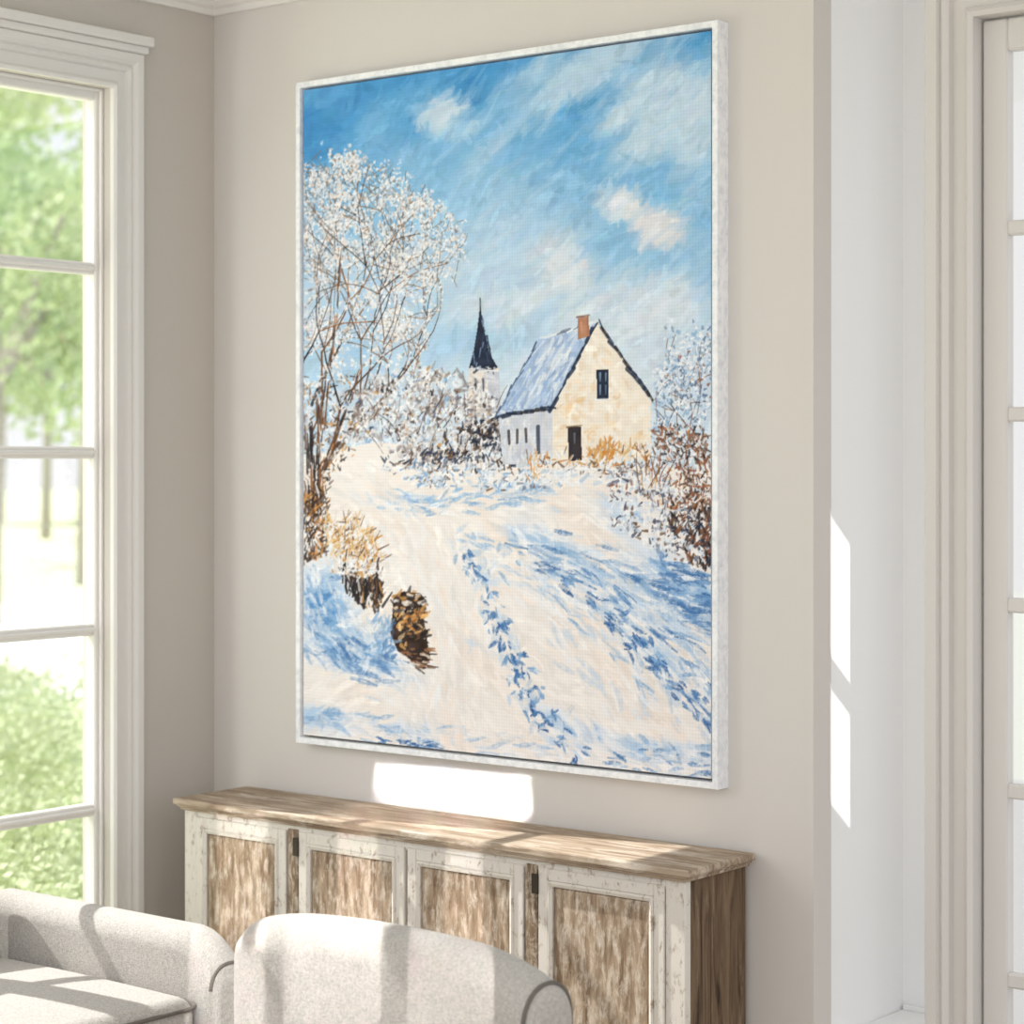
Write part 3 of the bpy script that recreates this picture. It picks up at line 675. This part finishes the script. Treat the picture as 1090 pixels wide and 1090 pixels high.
for (a, b) in [(BX0+0.01, BX0+0.07), (BX1-0.07, BX1-0.01)]:
    for (c, e) in [(BY0+0.01, BY0+0.06), (BY1-0.06, BY1-0.01)]:
        boxes('foot', [(a, b, c, e, 0, bz0+0.001)], M_wash, sb, bevel=0.004)

# ------------------------------------------------------------------ armchairs
def roll_profile(hw, z0, top, r, n=22):
    zc = top-r
    pts = [(-hw, z0), (hw, z0)]
    if r > hw:
        a0 = -math.acos(min(1, hw/r))
        for i in range(n+1):
            a = a0+(math.pi-2*a0)*i/n
            pts.append((r*math.cos(a), zc+r*math.sin(a)))
    else:
        for i in range(n//2+1):
            a = i/(n//2)*math.pi/2; pts.append((hw-r+r*math.cos(a), zc+r*math.sin(a)))
        for i in range(n//2+1):
            a = math.pi/2+i/(n//2)*math.pi/2; pts.append((-hw+r+r*math.cos(a), zc+r*math.sin(a)))
    return pts
def loft(bm, stations):
    rings = [[bm.verts.new(p) for p in st] for st in stations]
    n = len(rings[0])
    for i in range(len(rings)-1):
        for j in range(n):
            k = (j+1) % n
            bm.faces.new((rings[i][j], rings[i][k], rings[i+1][k], rings[i+1][j]))
    bm.faces.new(rings[0]); bm.faces.new(rings[-1])
def roll(parent, name, c, s0, s1, hw, z0, r, top, arch=None, endr=(0.02, 0.02), mp=None, pipe_ends=(True, True), bow=0.0):
    pos = []; N = 30
    for i in range(8):
        a = i/7*math.pi/2; pos.append((s0+endr[0]*(1-math.cos(a)), endr[0]*(1-math.sin(a))))
    for i in range(1, N): pos.append((s0+endr[0]+(s1-s0-endr[0]-endr[1])*i/N, 0))
    for i in range(8):
        a = (7-i)/7*math.pi/2
        pos.append((s1-endr[1]*(1-math.cos(a)), endr[1]*(1-math.sin(a))))
    st = []; pipes = []
    for k, (s, ins) in enumerate(pos):
        q = (s-(s0+s1)/2)/((s1-s0)/2)
        tz = top-(arch(q) if arch else 0)-ins
        cc = c+bow*q*q
        hh = max(0.012, hw-min(ins, hw*.8)); rr = max(0.012, r-min(ins, r*.8))
        st.append([mp(s, cc+a, z) for a, z in roll_profile(hh, z0, tz, rr)])
        if k in (5, len(pos)-6): pipes.append([mp(s, cc+a, z) for a, z in roll_profile(hh+0.002, z0+0.01, tz+0.002, rr+0.002)][1:])
    bm = bmesh.new(); loft(bm, st)
    o = from_bm(name, bm, M_fabric, parent, smooth=True)
    for pe, pp in zip(pipe_ends, pipes):
        if pe:
            bm = bmesh.new(); tube(bm, pp, 0.0042)
            from_bm('piping', bm, M_pipe, o, smooth=True)
    return o

def cushion(parent, x0, x1, y0, y1, z0, z1, mat=M_fabric):
    bm = bmesh.new(); add_box(bm, x0, x1, y0, y1, z0, z1, bevel=0.04, seg=5)
    bmesh.ops.subdivide_edges(bm, edges=[e for e in bm.edges if e.calc_length() > 0.15], cuts=6, use_grid_fill=True)
    cx, cy = (x0+x1)/2, (y0+y1)/2
    for v in bm.verts:
        if v.co.z > (z0+z1)/2:
            v.co.z += 0.02*max(0, 1-((v.co.x-cx)/((x1-x0)/2))**2)*max(0, 1-((v.co.y-cy)/((y1-y0)/2))**2)
    o = from_bm('seat_cushion', bm, mat, parent, smooth=True)
    bm = bmesh.new()
    r = 0.035; z = z1-0.012
    pts = []
    for (sx, sy, a0) in [(x1-r, y1-r, 0), (x0+r, y1-r, 90), (x0+r, y0+r, 180), (x1-r, y0+r, 270)]:
        for i in range(5):
            a = math.radians(a0+i*22.5); pts.append((sx+math.cos(a)*(r+0.002), sy+math.sin(a)*(r+0.002), z-0.008))
    tube(bm, pts, 0.005, closed=True)
    from_bm('piping', bm, M_pipe, o, smooth=True)
    return o
def legs(parent, pts):
    for (x, y) in pts:
        bm = bmesh.new(); tube(bm, [(x, y, 0), (x, y, 0.06), (x, y, 0.13)], [0.014, 0.02, 0.026], n=12)
        from_bm('leg', bm, M_leg, parent, smooth=False)

ch = empty('armchair', (-3.88, 3.0, 0), 'beige linen armchair with slim piped arms beside tall window', 'armchair', 'pair of beige armchairs')
mpX = lambda s, c, z: (s, c, z)
mpY = lambda s, c, z: (c, s, z)
boxes('base', [(-4.28, -3.50, 2.67, 3.33, 0.12, 0.36)], M_fabric, ch, bevel=0.02, seg=3)
for yy in (3.36, 2.64):
    roll(ch, 'arm', yy, -4.27, -3.465, 0.056, 0.12, 0.052, 0.70, mp=mpX, endr=(0.03, 0.022), pipe_ends=(False, True), arch=lambda q: 0.085*max(0, q-.70)**1.8/0.30**1.8)
roll(ch, 'backrest', -4.255, 2.72, 3.28, 0.07, 0.34, 0.06, 0.86, arch=lambda q: .03*q*q, mp=mpY, endr=(0.05, 0.05), pipe_ends=(False, False))
cushion(ch, -4.18, -3.50, 2.71, 3.295, 0.36, 0.565)
legs(ch, [(-4.22, 2.72), (-4.22, 3.28), (-3.55, 2.72), (-3.55, 3.28)])

ch2 = empty('armchair', (-2.84, 2.8, 0), 'beige linen armchair with arched rounded back before the sideboard', 'armchair', 'pair of beige armchairs')
boxes('base', [(-3.12, -2.51, 2.46, 3.16, 0.12, 0.36)], M_fabric, ch2, bevel=0.02, seg=3)
def arch2(q):
    return 0.026*q*q+0.08*max(0, -q-.5)**2+0.15*max(0, q-.50)**2
roll(ch2, 'backrest', 3.13, -3.192, -2.400, 0.072, 0.34, 0.070, 0.843, arch=arch2, mp=mpX, endr=(0.068, 0.030), pipe_ends=(False, True))
for xx in (-3.11, -2.50):
    roll(ch2, 'arm', xx, 2.42, 3.10, 0.056, 0.12, 0.045, 0.60, mp=mpY, endr=(0.03, 0.03), pipe_ends=(True, False))
cushion(ch2, -3.05, -2.56, 2.45, 3.06, 0.36, 0.5)
legs(ch2, [(-3.08, 2.51), (-2.56, 2.51), (-3.08, 3.11), (-2.56, 3.11)])

# ------------------------------------------------------------------ garden outside
structure(boxes('ground', [(-110, -4.7, -20, 110, -0.25, -0.15)], M_ground))
bm = bmesh.new()
vs = [bm.verts.new(p) for p in [(-15.5, 3, -0.145), (-11.5, 3, -0.145), (-17, 26, -0.145), (-26, 24, -0.145)]]
bm.faces.new(vs); o = from_bm('driveway', bm, M_road); o['kind'] = 'structure'; o['label'] = 'pale gravel driveway crossing the lawn'
def foliage(bm, blobs, n, size, seed):
    rg = random.Random(seed)
    for i in range(n):
        c, r = blobs[rg.randrange(len(blobs))]
        d = Vector((rg.gauss(0, 1), rg.gauss(0, 1), rg.gauss(0, 1))).normalized()*(rg.random()**0.4)
        p = Vector(c)+Vector((d.x*r[0], d.y*r[1], d.z*r[2]))
        a = Vector((rg.gauss(0, 1), rg.gauss(0, 1), rg.gauss(0, 1))).normalized(); b = a.orthogonal().normalized(); s = size*rg.uniform(.6, 1.4)
        t = a.cross(b)
        bm.faces.new([bm.verts.new(p+b*s), bm.verts.new(p+t*s*.6), bm.verts.new(p-b*s), bm.verts.new(p-t*s*.6)])
def tree(x, y, h, r, seed, n=2600, leaf=M_leaf, size=.16):
    e = empty('tree', (x, y, -0.15), 'leafy green garden tree with a brown trunk on the lawn', 'tree', 'garden trees')
    bm = bmesh.new(); tube(bm, [(x, y, -0.15), (x+.1, y, h*.3), (x, y+.1, h*.6)], [.13, .1, .05], n=10)
    for k in range(5):
        a = k*1.256; tube(bm, [(x+.05, y, h*.35), (x+math.cos(a)*r*.5, y+math.sin(a)*r*.5, h*.62)], [.08, .03], n=6)
    from_bm('trunk', bm, M_bark, e)
    rg = random.Random(seed); bl = []
    for k in range(14):
        a = rg.uniform(0, 6.28); q = rg.uniform(0, .7)*r
        s = rg.uniform(.22, .42)*r
        bl.append(((x+math.cos(a)*q, y+math.sin(a)*q, h*rg.uniform(.34, .92)), (s, s, s*.8)))
    bm = bmesh.new(); foliage(bm, bl, n, size, seed)
    f = from_bm('foliage', bm, leaf, e); f['kind'] = 'stuff'
tree(-20.4, 15.9, 7.2, 2.6, 1, 3000, M_leaf, .08)
tree(-25.6, 21.7, 9.0, 3.2, 2, 3000, M_leaf2, .11)
tree(-34, 26.4, 9.5, 3.8, 3, 3000, M_leaf, .15)
tree(-41.5, 34, 10, 4.6, 6, 3000, M_leaf2, .2)
tree(-54, 42.5, 12, 5.6, 7, 3000, M_leaf, .26)
def shrub(x, y, h, r, seed):
    rg = random.Random(seed)
    bl = [((x+rg.uniform(-.5, .5)*r, y+rg.uniform(-.5, .5)*r, -0.15+h*rg.uniform(.4, .6)), (r*.5, r*.5, h*.42)) for k in range(7)]
    bm = bmesh.new(); foliage(bm, bl, 3200, .018, seed)
    tube(bm, [(x, y, -0.15), (x, y, h*.3)], [.03, .02], n=6)
    o = from_bm('shrub', bm, M_leaf2, None, own_origin=True); o['label'] = 'rounded pale green shrub on the lawn outside the window'; o['category'] = 'shrub'; o['group'] = 'garden shrubs'
for i, (x, y, h, r) in enumerate([(-7.25, 5.8, .62, .5), (-8.5, 6.85, .72, .55), (-9.9, 7.9, .68, .6), (-11.3, 9.1, .7, .6), (-6.25, 4.95, .5, .42)]):
    shrub(x, y, h, r, 20+i)

# ------------------------------------------------------------------ lights
world = bpy.data.worlds.new('World'); scene.world = world; world.use_nodes = True
bg = world.node_tree.nodes['Background']; bg.inputs[0].default_value = (0.97, 0.985, 1.0, 1); bg.inputs[1].default_value = 1.10
sl = bpy.data.lights.new('sun', 'SUN'); sl.energy = 7.0; sl.angle = math.radians(0.5); sl.color = (1.0, 0.98, 0.94)
so = bpy.data.objects.new('sun', sl); so.location = (-8, 0, 8); so.rotation_euler = Vector((0.92, 0.20, -1.0)).to_track_quat('-Z', 'Y').to_euler(); COL.objects.link(so)
def area(name, loc, target, sx, sy, power, color=(1, 1, 1), spread=None):
    l = bpy.data.lights.new(name, 'AREA'); l.shape = 'RECTANGLE'; l.size = sx; l.size_y = sy; l.energy = power; l.color = color
    if spread is not None: l.spread = math.radians(spread)
    o = bpy.data.objects.new(name, l); o.location = loc
    o.rotation_euler = (Vector(target)-Vector(loc)).to_track_quat('-Z', 'Y').to_euler(); COL.objects.link(o); return o
area('added_fill_light', (0.2, -0.9, 2.6), (-3.0, 4.2, 1.2), 2.0, 1.6, 15, (1.0, 0.99, 0.97))  # unseen fill lamp added behind the camera to brighten the room
area('window_daylight', (-4.62, 1.6, 1.9), (-2.5, 3.6, 0.8), 0.6, 1.4, 44, (1.0, 1.0, 1.0))
def beam(name, tgt, d, dist, sx, sy, irr, spread=0.15, color=(1, .98, .95)):
    d = Vector(d).normalized(); loc = Vector(tgt)-d*dist
    area(name, loc, tgt, sx, sy, irr*sx*sy, color, spread)
beam('added_beam_wall', (-3.55, 4.2, 0.84), (-.06, 1, -.5), 3.6, 0.52, 0.21, 5.0)  # added narrow area lamp, shaped to lay a sun patch under the painting
beam('added_beam_niche_high', (-2.503, 4.326, 1.42), (-.9, 1, -1.4), 2.0, 0.062, 0.22, 3.2)  # added tight-spread lamps imitating the two sun patches on the niche wall
beam('added_beam_niche_low', (-2.503, 4.326, 1.06), (-.9, 1, -1.4), 2.3, 0.062, 0.18, 3.2)
for (x, w, p) in [(-3.20, .22, 3.0), (-2.88, .20, 3.0), (-2.58, .16, 2.8)]:
    beam('added_beam_chairs', (x, 3.05, 0.75), (-.8, 1, -.65), 3.0, w, 0.42, p)  # row of added strip lamps; the gaps between them make the shadow streaks
beam('added_beam_doors', (-4.02, 3.93, 0.66), (-.5, 1, -.5), 3.4, 0.16, 0.36, 2.4)  # added area lamps that throw sun-like streaks across the sideboard doors
beam('added_beam_doors', (-3.62, 3.93, 0.64), (-.5, 1, -.5), 3.4, 0.12, 0.40, 2.4)
beam('added_beam_doors', (-3.28, 3.93, 0.62), (-.5, 1, -.5), 3.4, 0.10, 0.40, 2.4)

# ------------------------------------------------------------------ camera
cam = bpy.data.cameras.new('Camera'); co = bpy.data.objects.new('Camera', cam); COL.objects.link(co)
co.location = (0, 0, CAMZ)
co.rotation_euler = (math.radians(90), 0, math.radians(38.6))
cam.sensor_width = 36; cam.lens = 36*2322/1090; cam.shift_y = -55/1090
cam.dof.use_dof = True; cam.dof.focus_distance = 4.95; cam.dof.aperture_fstop = 3.4
cam.clip_end = 300
scene.camera = co
